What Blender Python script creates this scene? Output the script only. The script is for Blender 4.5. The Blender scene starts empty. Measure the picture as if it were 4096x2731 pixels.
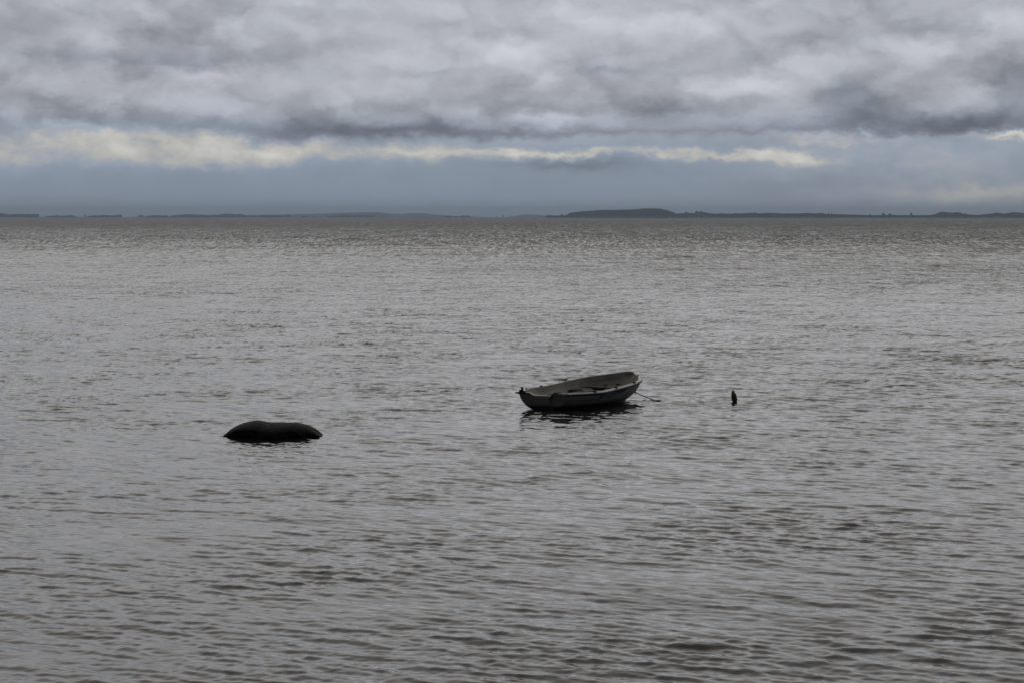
import bpy, bmesh, math, random
import numpy as np
from math import radians as R, sin, cos, tan, pi
from mathutils import Vector, Matrix

random.seed(7)
SC = bpy.context.scene
COL = SC.collection

# ------------------------------------------------------------------ camera
H = 3.95                                   # eye height above the water
cam_d = bpy.data.cameras.new("camera")
cam = bpy.data.objects.new("camera", cam_d)
COL.objects.link(cam)
cam_d.sensor_width = 36.0
cam_d.lens = 70.0
cam_d.clip_start = 0.2
cam_d.clip_end = 60000.0
PITCH = math.atan(497.5 / 7964.0)
cam.location = (0, 0, H)
cam.rotation_euler = (pi / 2 - PITCH, 0, 0)
SC.camera = cam
SC.view_settings.view_transform = 'Standard'
SC.view_settings.look = 'None'
SC.view_settings.exposure = 0.0
SC.view_settings.gamma = 1.0
SC.cycles.max_bounces = 6
SC.cycles.volume_bounces = 0
SC.cycles.use_denoising = True
SC.cycles.denoiser = 'OPENIMAGEDENOISE'
SC.cycles.denoising_input_passes = 'RGB_ALBEDO_NORMAL'
SC.cycles.sample_clamp_indirect = 3.0
SC.cycles.caustics_reflective = False
SC.cycles.caustics_refractive = False


# ------------------------------------------------------------------ small node-expression helper
class X:
    """a value socket in a node tree, with arithmetic"""
    def __init__(s, nt, v): s.nt, s.v = nt, v
    def m(s, op, *a, clamp=False):
        n = s.nt.nodes.new('ShaderNodeMath'); n.operation = op; n.use_clamp = clamp
        for i, q in enumerate((s,) + a):
            q = q.v if isinstance(q, X) else q
            if isinstance(q, (int, float)): n.inputs[i].default_value = q
            else: s.nt.links.new(q, n.inputs[i])
        return X(s.nt, n.outputs[0])
    def __add__(s, o): return s.m('ADD', o)
    __radd__ = __add__
    def __mul__(s, o): return s.m('MULTIPLY', o)
    __rmul__ = __mul__
    def __sub__(s, o): return s.m('SUBTRACT', o)
    def __rsub__(s, o): return (s * -1.0) + o
    def __truediv__(s, o): return s.m('DIVIDE', o)
    def sq(s): return s * s
    def sstep(s, a, b, c=0.0, d=1.0):
        n = s.nt.nodes.new('ShaderNodeMapRange'); n.interpolation_type = 'SMOOTHSTEP'
        s.nt.links.new(s.v, n.inputs[0])
        for i, q in enumerate((a, b, c, d)): n.inputs[i + 1].default_value = q
        return X(s.nt, n.outputs[0])
    def lin(s, a, b, c=0.0, d=1.0):
        n = s.nt.nodes.new('ShaderNodeMapRange')
        s.nt.links.new(s.v, n.inputs[0])
        for i, q in enumerate((a, b, c, d)): n.inputs[i + 1].default_value = q
        return X(s.nt, n.outputs[0])


def combine(nt, x, y, z):
    n = nt.nodes.new('ShaderNodeCombineXYZ')
    for i, q in enumerate((x, y, z)):
        if isinstance(q, X): nt.links.new(q.v, n.inputs[i])
        else: n.inputs[i].default_value = q
    return n.outputs[0]


def noise(nt, vec, scale, detail=5.0, rough=0.55, dist=0.0, dims='3D', color=False):
    n = nt.nodes.new('ShaderNodeTexNoise'); n.noise_dimensions = dims
    nt.links.new(vec, n.inputs['Vector'])
    n.inputs['Scale'].default_value = scale; n.inputs['Detail'].default_value = detail
    n.inputs['Roughness'].default_value = rough; n.inputs['Distortion'].default_value = dist
    if color: return n.outputs['Color']
    return X(nt, n.outputs['Fac'])


def mixc(nt, f, a, b):
    n = nt.nodes.new('ShaderNodeMix'); n.data_type = 'RGBA'
    if isinstance(f, X): nt.links.new(f.v, n.inputs[0])
    else: n.inputs[0].default_value = f
    for i, q in ((6, a), (7, b)):
        if isinstance(q, tuple): n.inputs[i].default_value = q + (1,)
        else: nt.links.new(q, n.inputs[i])
    return n.outputs[2]


# ------------------------------------------------------------------ sky
SUN_EL, SUN_AZ = 48.0, 8.0                 # behind the cloud, ahead of the camera and a little right
world = bpy.data.worlds.new("World")
SC.world = world
world.use_nodes = True
wt = world.node_tree
wt.nodes.clear()
w_out = wt.nodes.new('ShaderNodeOutputWorld')
bg = wt.nodes.new('ShaderNodeBackground')
wt.links.new(bg.outputs[0], w_out.inputs[0])
tc = wt.nodes.new('ShaderNodeTexCoord')
sep = wt.nodes.new('ShaderNodeSeparateXYZ')
wt.links.new(tc.outputs['Generated'], sep.inputs[0])
dx, dy, dz = (X(wt, sep.outputs[i]) for i in range(3))
el = dz.m('ARCSINE')
az = dx.m('ARCTAN2', dy)
KA = 7.964
U = az * KA                                # cloud map: azimuth and elevation on one scale
V = el * KA
flat_v = combine(wt, U, V * 1.9, 0.0)
tall_v = combine(wt, U, V * 1.25, 3.7)
cumu_v = combine(wt, U, V * 1.9, 11.0)
# domain warp
wn = noise(wt, cumu_v, 2.2, 5.0, 0.6, dims='3D')
wn2 = noise(wt, combine(wt, U, V * 1.9, 27.0), 2.4, 5.0, 0.6)
wf = noise(wt, combine(wt, U, V * 1.6, 5.0), 9.0, 5.0, 0.62)
wf2 = noise(wt, combine(wt, U, V * 1.6, 43.0), 9.0, 5.0, 0.62)
Uw = U + (wn - 0.5) * 0.34 + (wf - 0.5) * 0.15
Vw = V + (wn2 - 0.5) * 0.13 + (wf2 - 0.5) * 0.085


def blob(cx, cy, rx, ry, soft=0.9, flatbase=False):
    a = ((Uw - cx) * (1.0 / rx)).sq()
    b = ((Vw - cy) * (1.0 / ry)).sq()
    d2 = a + b
    if soft >= 0.85: return (d2 * -1.1).m('EXPONENT') * 1.08
    return d2.sstep(1.0 + soft * 0.75, max(0.0, 0.8 - soft), 0.0, 1.0)


# lit cream breaks low over the far shore
CREAM = [(-1.93, .262, .26, .056, 1, .22), (-1.50, .272, .26, .058, 1, .24), (-1.06, .262, .36, .053, 1, .22), (-.72, .30, .10, .03, 1, .10),
         (-.52, .256, .42, .028, 1, .20), (-.1, .25, .35, .020, 1, .15), (.24, .256, .30, .016, 1, .28), (.60, .25, .25, .014, 1, .12), (.88, .246, .22, .018, 1, .28),
         (1.14, .224, .18, .020, 1, .22), (1.25, .305, .28, .022, 1, .27), (1.95, .301, .20, .015, 1, .27), (1.6, .25, .5, .04, 1, .08),
         (1.80, .110, .30, .038, 1, .17), (1.60, .09, .4, .05, 1, .05), (1.5, .19, .55, .04, 1, .09), (-1.30, .205, .10, .014, 1, .09), (-1.2, .22, .8, .03, 1, .05)]
# grey-white billows
LIGHT = [(.92, .52, .27, .050, .9, .105), (1.12, .60, .16, .050, .9, .085), (1.62, .67, .15, .06, .9, .09), (1.95, .76, .10, .08, .9, .08),
         (.14, .530, .09, .040, .9, .09), (-1.63, .69, .10, .09, .9, .085), (-1.14, .545, .22, .045, .9, .085),
         (-.95, .52, .10, .07, .9, .05), (-.35, .66, .5, .10, .95, .065), (-.62, .48, .26, .05, .9, .075),
         (.16, .645, .34, .05, .9, .07), (.55, .76, .6, .10, .95, .07), (-1.73, .345, .14, .022, .9, .085),
         (.20, .385, .22, .022, .9, .085), (.85, .40, .25, .02, .9, .05), (-1.5, .46, .4, .05, .9, .045),
         (.05, .30, .5, .018, .9, .035), (.97, .44, .07, .03, .9, .05), (-.1, .84, .6, .06, .95, .05), (1.9, .50, .2, .03, .9, .05)]
# flat dark cloud bases
DARK = [(-1.65, .622, .50, 0.034, .9, .085), (-1.2, .60, .30, 0.028, .9, .06), (-1.35, .355, 1.0, 0.050, .9, .115), (-.5, .335, .50, 0.034, .9, .125),
        (.40, .565, .17, 0.025, .9, .085), (1.33, .47, .16, 0.095, .9, .12), (1.72, .365, .62, 0.050, .9, .155),
        (1.75, .335, .5, 0.025, .9, .06), (.25, .208, .30, 0.022, .9, .085), (.62, .425, .30, 0.034, .9, .09), (.2, .335, .5, 0.017, .9, .07),
        (-.36, .575, .16, 0.022, .9, .07), (-.02, .735, .30, 0.034, .9, .05), (1.70, .74, .26, 0.036, .9, .06),
        (2.0, .50, .22, 0.112, .9, .085), (-1.4, .72, .30, 0.056, .9, .055), (-2.0, .47, .35, 0.067, .9, .05),
        (-2.0, .82, .3, 0.067, .9, .05), (-.9, .66, .2, 0.045, .9, .05), (.60, .60, .22, 0.056, .9, .05), (1.18, .30, .3, 0.018, .9, .04),
        (.95, .345, .3, 0.020, .9, .055), (1.35, .135, .5, 0.034, .9, .03)]


def total(lst):
    acc = None
    for cx, cy, rx, ry, soft, amp in lst:
        t = blob(cx, cy, rx, ry, soft) * amp
        acc = t if acc is None else acc + t
    return acc


cream, light, dark = total(CREAM), total(LIGHT), total(DARK)
f_big = noise(wt, flat_v, 2.0, 7.0, 0.52, 0.2)
f_mid = noise(wt, cumu_v, 5.5, 7.0, 0.55, 0.2)
f_fine = noise(wt, tall_v, 15.0, 7.0, 0.62, 0.3)
# relief: the same noise sampled a little higher, so billow tops read lit and bases dark
wV = Vw * 0.95 + V * 0.75
def billow(vec, scale):
    n = wt.nodes.new('ShaderNodeTexVoronoi'); n.feature = 'F1'; n.normalize = True
    wt.links.new(vec, n.inputs['Vector'])
    n.inputs['Scale'].default_value = scale; n.inputs['Detail'].default_value = 2.0
    n.inputs['Roughness'].default_value = 0.5
    return X(wt, n.outputs['Distance'])


wU = U + (wn - 0.5) * 0.5 + (wf - 0.5) * 0.16
wV = V * 1.7 + (wn2 - 0.5) * 0.30 + (wf2 - 0.5) * 0.13
r0 = billow(combine(wt, wU, wV, 19.0), 2.6)
r1 = billow(combine(wt, wU + 0.02, wV + 0.10, 19.0), 2.6)
relief = (r1 - r0).m('MAXIMUM', -0.25).m('MINIMUM', 0.30)
lump = 0.5 - r0
high = V.sstep(0.24, 0.42)                  # 0 in the distant rain-haze band, 1 in the cloud deck
tex = (f_big - 0.5) * 0.20 + (f_mid - 0.5) * 0.10 + (f_fine - 0.5) * 0.08 + relief * 0.58 + lump * 0.16
base = V.sstep(0.0, 0.18, .37, .32) + V.sstep(0.15, 0.45, 0.0, .056) + V.sstep(0.45, 0.90, 0.0, .038)
cream = cream * f_mid.lin(0.34, 0.62, 0.40, 1.15) * f_fine.lin(0.3, 0.65, 0.85, 1.1) * relief.lin(-0.12, 0.12, 0.80, 1.12)
lum = base + tex * (high * 0.85 + 0.15) + cream + light * 1.5 - dark * 1.05
lum = lum.m('MAXIMUM', 0.12)
# cloud tint: blue low down, violet-grey above, cream where lit
c_low = (0.84, 1.0, 1.26)
c_high = (0.95, 0.985, 1.10)
tint = mixc(wt, V.sstep(0.16, 0.50), c_low, c_high)
tint = mixc(wt, V.sstep(0.35, 0.0) * U.sstep(0.2, 2.0) * 0.65, tint, (0.93, 1.0, 1.07))
tint = mixc(wt, V.sstep(0.12, 0.0) * U.sstep(-1.2, -2.0) * 0.5, tint, (0.93, 1.0, 1.08))
tint = mixc(wt, dark.sstep(0.03, 0.14) * 0.75, tint, (0.86, 0.965, 1.20))
tint = mixc(wt, cream.sstep(0.02, 0.2) * dark.sstep(0.10, 0.02) * 0.92, tint, (1.03, 1.0, 0.93))
tint = mixc(wt, light.sstep(0.02, 0.14) * 0.3, tint, (1.0, 0.99, 1.03))
# unseen deck above the visible strip, shaped to light boat and water: bright ahead, dull overhead, dim behind
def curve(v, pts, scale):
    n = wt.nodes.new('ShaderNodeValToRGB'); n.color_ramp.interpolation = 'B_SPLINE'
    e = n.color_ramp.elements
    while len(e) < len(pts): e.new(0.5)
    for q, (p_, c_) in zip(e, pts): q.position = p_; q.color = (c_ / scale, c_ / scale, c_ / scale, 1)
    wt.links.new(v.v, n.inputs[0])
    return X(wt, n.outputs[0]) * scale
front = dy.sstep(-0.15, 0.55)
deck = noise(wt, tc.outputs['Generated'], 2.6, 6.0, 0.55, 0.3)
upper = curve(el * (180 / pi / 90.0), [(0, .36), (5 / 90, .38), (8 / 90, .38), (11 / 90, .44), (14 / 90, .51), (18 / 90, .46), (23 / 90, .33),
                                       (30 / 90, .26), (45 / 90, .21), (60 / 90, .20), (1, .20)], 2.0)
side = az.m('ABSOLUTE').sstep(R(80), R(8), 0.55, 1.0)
upper = upper * side * deck.lin(0.3, 0.7, 0.86, 1.14) * (front.lin(0, 1, 0.17, 1.0) + (1.0 - front) * dx * 0.13)  # unseen rear sky dimmed to keep the hull dark, lifted on the right
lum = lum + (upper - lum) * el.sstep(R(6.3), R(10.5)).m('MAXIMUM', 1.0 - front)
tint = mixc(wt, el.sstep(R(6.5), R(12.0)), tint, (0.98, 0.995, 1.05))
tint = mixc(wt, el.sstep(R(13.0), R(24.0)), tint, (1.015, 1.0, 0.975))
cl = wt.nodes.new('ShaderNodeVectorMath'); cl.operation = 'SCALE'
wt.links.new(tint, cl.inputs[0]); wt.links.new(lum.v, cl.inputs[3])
sky = wt.nodes.new('ShaderNodeTexSky')
sky.sky_type = 'NISHITA'; sky.sun_disc = False
sky.sun_elevation = R(SUN_EL); sky.sun_rotation = R(SUN_AZ)
sk = wt.nodes.new('ShaderNodeVectorMath'); sk.operation = 'SCALE'
wt.links.new(sky.outputs[0], sk.inputs[0]); sk.inputs[3].default_value = 0.05
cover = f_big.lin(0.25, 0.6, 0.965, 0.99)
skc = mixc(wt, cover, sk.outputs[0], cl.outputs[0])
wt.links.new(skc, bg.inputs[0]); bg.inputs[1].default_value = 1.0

sun_d = bpy.data.lights.new("sun", 'SUN')
sun_d.energy = 0.5
sun_d.angle = R(90)
sun_d.color = (1.0, 0.95, 0.88)
sun = bpy.data.objects.new("sun", sun_d)
COL.objects.link(sun)
sun.rotation_euler = Vector((-sin(R(SUN_AZ)) * cos(R(SUN_EL)), -cos(R(SUN_AZ)) * cos(R(SUN_EL)), -sin(R(SUN_EL)))).to_track_quat('-Z', 'Y').to_euler()


# ------------------------------------------------------------------ materials
def material(name, color, rough=0.5, var=0.0, var_scale=8.0, bump=0.0, bump_scale=40.0, spec=0.5, color2=None, metallic=0.0):
    m = bpy.data.materials.new(name); m.use_nodes = True
    nt = m.node_tree; b = nt.nodes['Principled BSDF']
    b.inputs['Roughness'].default_value = rough
    b.inputs['Metallic'].default_value = metallic
    b.inputs['Specular IOR Level'].default_value = spec
    t = nt.nodes.new('ShaderNodeTexCoord')
    if var or color2:
        n = noise(nt, t.outputs['Object'], var_scale, 6.0, 0.6)
        c2 = color2 or tuple(c * (1 - var) for c in color)
        nt.links.new(mixc(nt, n.sstep(0.38, 0.66), color, c2), b.inputs['Base Color'])
        r2 = n.lin(0.3, 0.7, max(rough - 0.08, 0.02), min(rough + 0.12, 1))
        nt.links.new(r2.v, b.inputs['Roughness'])
    else:
        b.inputs['Base Color'].default_value = color + (1,)
    if bump:
        n2 = noise(nt, t.outputs['Object'], bump_scale, 6.0, 0.6)
        bp = nt.nodes.new('ShaderNodeBump'); bp.inputs['Strength'].default_value = 0.6
        bp.inputs['Distance'].default_value = bump
        nt.links.new(n2.v, bp.inputs['Height']); nt.links.new(bp.outputs[0], b.inputs['Normal'])
    return m


def tag(o, label=None, cat=None, group=None, kind=None):
    if label: o['label'] = label
    if cat: o['category'] = cat
    if group: o['group'] = group
    if kind: o['kind'] = kind
    return o


def mesh_obj(name, verts, faces, mat=None, parent=None, smooth=True, loc=None):
    me = bpy.data.meshes.new(name)
    me.from_pydata([tuple(v) for v in verts], [], faces)
    me.validate()
    if smooth: me.polygons.foreach_set('use_smooth', [True] * len(me.polygons))
    if mat: me.materials.append(mat)
    o = bpy.data.objects.new(name, me)
    COL.objects.link(o)
    if parent: o.parent = parent
    if loc is not None: o.location = loc
    return o


def big_mesh(name, co, quads, mat, smooth=True):
    """fast path for numpy grids; quads (n,4) or tris (n,3)"""
    me = bpy.data.meshes.new(name)
    k = quads.shape[1]
    me.vertices.add(len(co)); me.vertices.foreach_set('co', co.astype(np.float32).ravel())
    me.loops.add(quads.size); me.loops.foreach_set('vertex_index', quads.astype(np.int32).ravel())
    me.polygons.add(len(quads))
    me.polygons.foreach_set('loop_start', np.arange(0, quads.size, k, dtype=np.int32))
    me.polygons.foreach_set('use_smooth', np.full(len(quads), smooth))
    me.update(calc_edges=True)
    me.materials.append(mat)
    o = bpy.data.objects.new(name, me)
    COL.objects.link(o)
    return o


class MB:
    """collects shapes into one mesh"""
    def __init__(s): s.v, s.f = [], []
    def add(s, vs, fs):
        k = len(s.v); s.v += [Vector(p) for p in vs]; s.f += [tuple(i + k for i in f) for f in fs]; return s
    def box(s, c, d, M=None, bev=0.0):
        bm = bmesh.new(); bmesh.ops.create_cube(bm, size=1)
        for v in bm.verts: v.co = Vector((v.co.x * d[0], v.co.y * d[1], v.co.z * d[2]))
        if bev: bmesh.ops.bevel(bm, geom=bm.edges[:], offset=bev, segments=2, affect='EDGES')
        bm.verts.index_update()
        vs = [(M @ v.co if M else v.co) + Vector(c) for v in bm.verts]
        fs = [[v.index for v in f.verts] for f in bm.faces]
        bm.free(); return s.add(vs, fs)
    def tube(s, pts, r, n=8, cap=True):
        pts = [Vector(p) for p in pts]; rr = r if isinstance(r, (list, tuple)) else [r] * len(pts)
        vs, fs = [], []
        for i, p in enumerate(pts):
            d = (pts[min(i + 1, len(pts) - 1)] - pts[max(i - 1, 0)]).normalized()
            a = d.cross(Vector((0, 0, 1)));
            if a.length < 0.05: a = d.cross(Vector((1, 0, 0)))
            a.normalize(); b = d.cross(a)
            for k in range(n):
                t = 2 * pi * k / n; vs.append(p + (a * cos(t) + b * sin(t)) * rr[i])
        for i in range(len(pts) - 1):
            for k in range(n):
                fs.append((i * n + k, i * n + (k + 1) % n, (i + 1) * n + (k + 1) % n, (i + 1) * n + k))
        if cap: fs += [tuple(range(n))[::-1], tuple(range((len(pts) - 1) * n, len(pts) * n))]
        return s.add(vs, fs)
    def lathe(s, prof, n=24, c=(0, 0, 0)):
        vs, fs = [], []
        for r, z in prof:
            for k in range(n):
                t = 2 * pi * k / n; vs.append(Vector((r * cos(t), r * sin(t), z)) + Vector(c))
        for i in range(len(prof) - 1):
            for k in range(n):
                fs.append((i * n + k, i * n + (k + 1) % n, (i + 1) * n + (k + 1) % n, (i + 1) * n + k))
        fs += [tuple(range(n))[::-1], tuple(range((len(prof) - 1) * n, len(prof) * n))]
        return s.add(vs, fs)
    def sweep(s, path, prof):
        """path: list of (origin, axisA, axisB); prof: closed 2D outline"""
        n = len(prof); vs, fs = [], []
        for o, a, b in path:
            for p in prof: vs.append(o + a * p[0] + b * p[1])
        for i in range(len(path) - 1):
            for k in range(n):
                fs.append((i * n + k, i * n + (k + 1) % n, (i + 1) * n + (k + 1) % n, (i + 1) * n + k))
        fs += [tuple(range(n))[::-1], tuple(range((len(path) - 1) * n, len(path) * n))]
        return s.add(vs, fs)
    def build(s, name, mat, parent=None, smooth=False, loc=None):
        o = mesh_obj(name, s.v, s.f, mat, parent, smooth, loc)
        bm = bmesh.new(); bm.from_mesh(o.data); bmesh.ops.recalc_face_normals(bm, faces=bm.faces[:]); bm.to_mesh(o.data); bm.free()
        return o


def empty(name, loc=(0, 0, 0), rot=(0, 0, 0)):
    o = bpy.data.objects.new(name, None); COL.objects.link(o)
    o.location = loc; o.rotation_euler = rot; o.empty_display_size = 0.2
    return o


# ------------------------------------------------------------------ water
rngw = np.random.default_rng(11)
WIND = math.atan2(-0.88, -0.44)            # the waves run towards the shore and a little left
NEAR0, NEAR1 = 13.0, 2600.0
rs = [NEAR0]
while rs[-1] < NEAR1:
    r = rs[-1]
    dr = max(0.028, 0.0016 * r) if r < 62 else (0.112 if r < 150 else 0.112 * (r / 150.0) ** 1.6)
    rs.append(r + dr)
rs = np.array(rs)
rs = np.concatenate([[0.5, 3, 6, 9, 11, 12.2], rs, [3000, 3600, 4500, 6000, 8000, 11000, 15000]])
fine = np.arange(-R(17.0), R(17.0), 0.00075)
coarse = np.concatenate([np.linspace(R(17.0), R(60), 30), np.linspace(R(63), R(180), 20)])
th = np.concatenate([-coarse[::-1][:], fine[1:], coarse])
RR, TT = np.meshgrid(rs, th, indexing='ij')
WX = (RR * np.sin(TT)).astype(np.float32); WY = (RR * np.cos(TT)).astype(np.float32)
del RR, TT


def wave_components():
    out = []
    def band(n, l0, l1, slope, spread):
        for i in range(n):
            lam = l0 * (l1 / l0) ** ((i + rngw.random()) / n)
            k = 2 * pi / lam
            a = WIND + rngw.normal() * spread
            out.append((k * cos(a), k * sin(a), slope / math.sqrt(n / 2.0) / k, rngw.random() * 2 * pi, lam))
    band(14, 3.2, 9.0, .045, R(22))
    band(14, 1.3, 3.0, .019, R(18))
    band(30, 0.50, 1.3, .044, R(22))
    band(50, 0.16, 0.50, .134, R(28))
    band(34, 0.085, 0.20, .120, R(38))
    return out


COMPS = wave_components()


def patch(x, y, seed, lam0, lam1, n=9):
    g = np.random.default_rng(seed); acc = np.zeros_like(x)
    for i in range(n):
        lam = lam0 * (lam1 / lam0) ** g.random(); a = g.random() * 2 * pi; k = 2 * pi / lam
        # gust patches are drawn out across the wind
        acc += np.sin(x * (k * cos(a) * 0.6) + y * (k * sin(a)) + g.random() * 7)
    return acc / math.sqrt(n / 2.0)


off = np.clip((np.sqrt(WX ** 2 + WY ** 2) - 60.0) / 220.0, 0.06, 1.0).astype(np.float32)   # longer waves only offshore
hz = np.zeros_like(WX); hx = np.zeros_like(WX); hy = np.zeros_like(WX)
m_long = np.clip(1.0 + 0.16 * patch(WX, WY, 21, 4, 11), 0.6, 1.4).astype(np.float32)
m_short = np.clip(1.0 + 0.22 * patch(WX, WY, 5, 1.5, 7, 16), 0.4, 1.6).astype(np.float32)
m_gust = np.clip(1.0 + 0.13 * patch(WX, WY, 33, 25, 90), 0.7, 1.35).astype(np.float32)
for kx, ky, a, ph, lam in COMPS:
    arg = WX * np.float32(kx) + WY * np.float32(ky) + np.float32(ph)
    m = (m_long if lam > 0.55 else m_short) * m_gust * np.float32(a)
    if lam > 3.1: m = m * off
    c = np.cos(arg); s_ = np.sin(arg)
    hz += m * c
    kk = math.hypot(kx, ky); q = 0.50
    lean = 0.12
    hx -= m * (s_ * q - c * lean) * np.float32(kx / kk); hy -= m * (s_ * q - c * lean) * np.float32(ky / kk)
RAD = np.sqrt(WX ** 2 + WY ** 2)
fade = np.clip((RAD - 9.0) / 4.0, 0, 1) * np.clip(0.58 + (RAD - 15.0) * 0.014, 0.58, 1.0) * np.clip((3000.0 - RAD) / 500.0, 0, 1)
hz *= fade; hx *= fade; hy *= fade
co = np.stack([WX + hx, WY + hy, hz], -1).reshape(-1, 3)
nr, nt_ = WX.shape
idx = np.arange(nr * nt_, dtype=np.int32).reshape(nr, nt_)
quads = np.stack([idx[:-1, :-1], idx[:-1, 1:], idx[1:, 1:], idx[1:, :-1]], -1).reshape(-1, 4)
del hz, hx, hy, m_long, m_short, m_gust, RAD, fade, WX, WY

wm = bpy.data.materials.new("lake_water"); wm.use_nodes = True
nt = wm.node_tree; wb = nt.nodes['Principled BSDF']
wb.inputs['Base Color'].default_value = (0.022, 0.022, 0.020, 1)
wb.inputs['IOR'].default_value = 1.34
geo = nt.nodes.new('ShaderNodeNewGeometry')
sp = nt.nodes.new('ShaderNodeSeparateXYZ'); nt.links.new(geo.outputs['Position'], sp.inputs[0])
px, py = X(nt, sp.outputs[0]), X(nt, sp.outputs[1])
dist = (px.sq() + py.sq()).m('SQRT')
rough = dist.lin(14.0, 60.0, 0.06, 0.10) + dist.lin(60.0, 900.0, 0.0, 0.28)
nt.links.new(rough.v, wb.inputs['Roughness'])
# ripple slopes finer than the modelled waves
ca, sa = cos(WIND), sin(WIND)
al = px * ca + py * sa; ac = py * ca - px * sa
gust = noise(nt, combine(nt, al * 0.10, ac * 0.55, 0.0), 1.0, 4.0, 0.65).lin(0.34, 0.66, 0.45, 1.55)
sx_, sy_ = None, None
for sc_, amp, asp, det in ((2.6, 0.16, 0.5, 2.0), (7.5, 0.17, 0.55, 3.0)):
    c = nt.nodes.new('ShaderNodeSeparateXYZ')
    nt.links.new(noise(nt, combine(nt, al * sc_, ac * (sc_ * asp), 0.0), 1.0, det, 0.6, 0.4, color=True), c.inputs[0])
    a_ = (X(nt, c.outputs[0]) - 0.5) * amp          # slope along the wind
    lee = (X(nt, c.outputs[0]) - 0.5).m('MAXIMUM', 0.0).sq() * (amp * 5.0)   # steeper lee faces
    b_ = (X(nt, c.outputs[1]) - 0.5) * (amp * 0.55)
    sx_ = a_ + lee if sx_ is None else sx_ + a_ + lee
    sy_ = b_ if sy_ is None else sy_ + b_
# gust lanes far out, where single ripples are too small to see
lane = noise(nt, combine(nt, py * 0.11, px * 1.5, 4.0), 1.0, 3.0, 0.7, 1.0).lin(0.32, 0.68, -0.5, 0.5)
lane2 = noise(nt, combine(nt, py * 0.025, px * 0.55, 9.0), 1.0, 3.0, 0.7, 1.0).lin(0.32, 0.68, -0.5, 0.5)
sx_ = (sx_ * gust * dist.lin(20.0, 120.0, 1.0, 1.9)) + dist.lin(40.0, 380.0, 0.0, 0.23) + lane * dist.lin(70.0, 350.0, 0.0, 0.45) + lane2 * dist.lin(250.0, 900.0, 0.0, 0.7)
sy_ = sy_ * gust
wv_ = combine(nt, sx_ * ca - sy_ * sa, sx_ * sa + sy_ * ca, 0.0)
sc4 = nt.nodes.new('ShaderNodeVectorMath'); sc4.operation = 'SCALE'; sc4.inputs[3].default_value = 1.0
nt.links.new(wv_, sc4.inputs[0])
ad = nt.nodes.new('ShaderNodeVectorMath'); ad.operation = 'ADD'
nt.links.new(sc4.outputs[0], ad.inputs[0]); nt.links.new(geo.outputs['Normal'], ad.inputs[1])
nm = nt.nodes.new('ShaderNodeVectorMath'); nm.operation = 'NORMALIZE'
nt.links.new(ad.outputs[0], nm.inputs[0]); nt.links.new(nm.outputs[0], wb.inputs['Normal'])
water = big_mesh("water", co, quads, wm)
tag(water, kind='structure')
del co, quads, idx


def on_water(u, v, z=0.0):
    """point at height z under pixel (u, v) of the 4096 px photograph (used to read off where things stand)"""
    yu = -(v - 1365.5) / 7964.0
    d = Vector(((u - 2048) / 7964.0, cos(PITCH) + yu * sin(PITCH), -sin(PITCH) + yu * cos(PITCH)))
    return Vector((0, 0, H)) + d * ((z - H) / d.z)


# ------------------------------------------------------------------ far shores
def interp(pts, x):
    xs = [p[0] for p in pts]; ys = [p[1] for p in pts]
    return float(np.interp(x, xs, ys))


# sky-line heights (photo px above the horizon) of the woods, against azimuth (photo px)
RIGHT = [(2200 + x / 2.613, h) for x, h in ((-40, 6), (0, 8), (100, 9), (180, 12), (200, 21), (300, 26.5), (400, 29), (520, 33), (700, 34), (850, 35), (950, 38.5), (1080, 40), (1150, 38), (1220, 32.5), (1260, 27), (1290, 22), (1320, 18), (1380, 20), (1440, 22), (1500, 19), (1530, 24), (1590, 25), (1650, 21), (1700, 18), (1780, 17), (1830, 19), (1900, 17), (1930, 20), (1990, 18), (2060, 21), (2150, 21.5), (2170, 18), (2260, 21), (2352, 21))]
RIGHT += [(3100 + x / 2.3614, h) for x, h in ((60, 19.5), (200, 19.5), (300, 21), (400, 19.5), (440, 21), (460, 17), (540, 16.5), (650, 15), (720, 14), (850, 13), (880, 10), (960, 12), (1100, 13), (1180, 12), (1310, 12), (1350, 11), (1450, 12), (1500, 15), (1530, 21), (1580, 25.5), (1640, 22), (1740, 23), (1780, 16), (1900, 12.5), (2000, 16.5), (2090, 22), (2150, 18), (2250, 24), (2352, 20), (2700, 22), (3300, 15), (4200, 18))]
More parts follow.
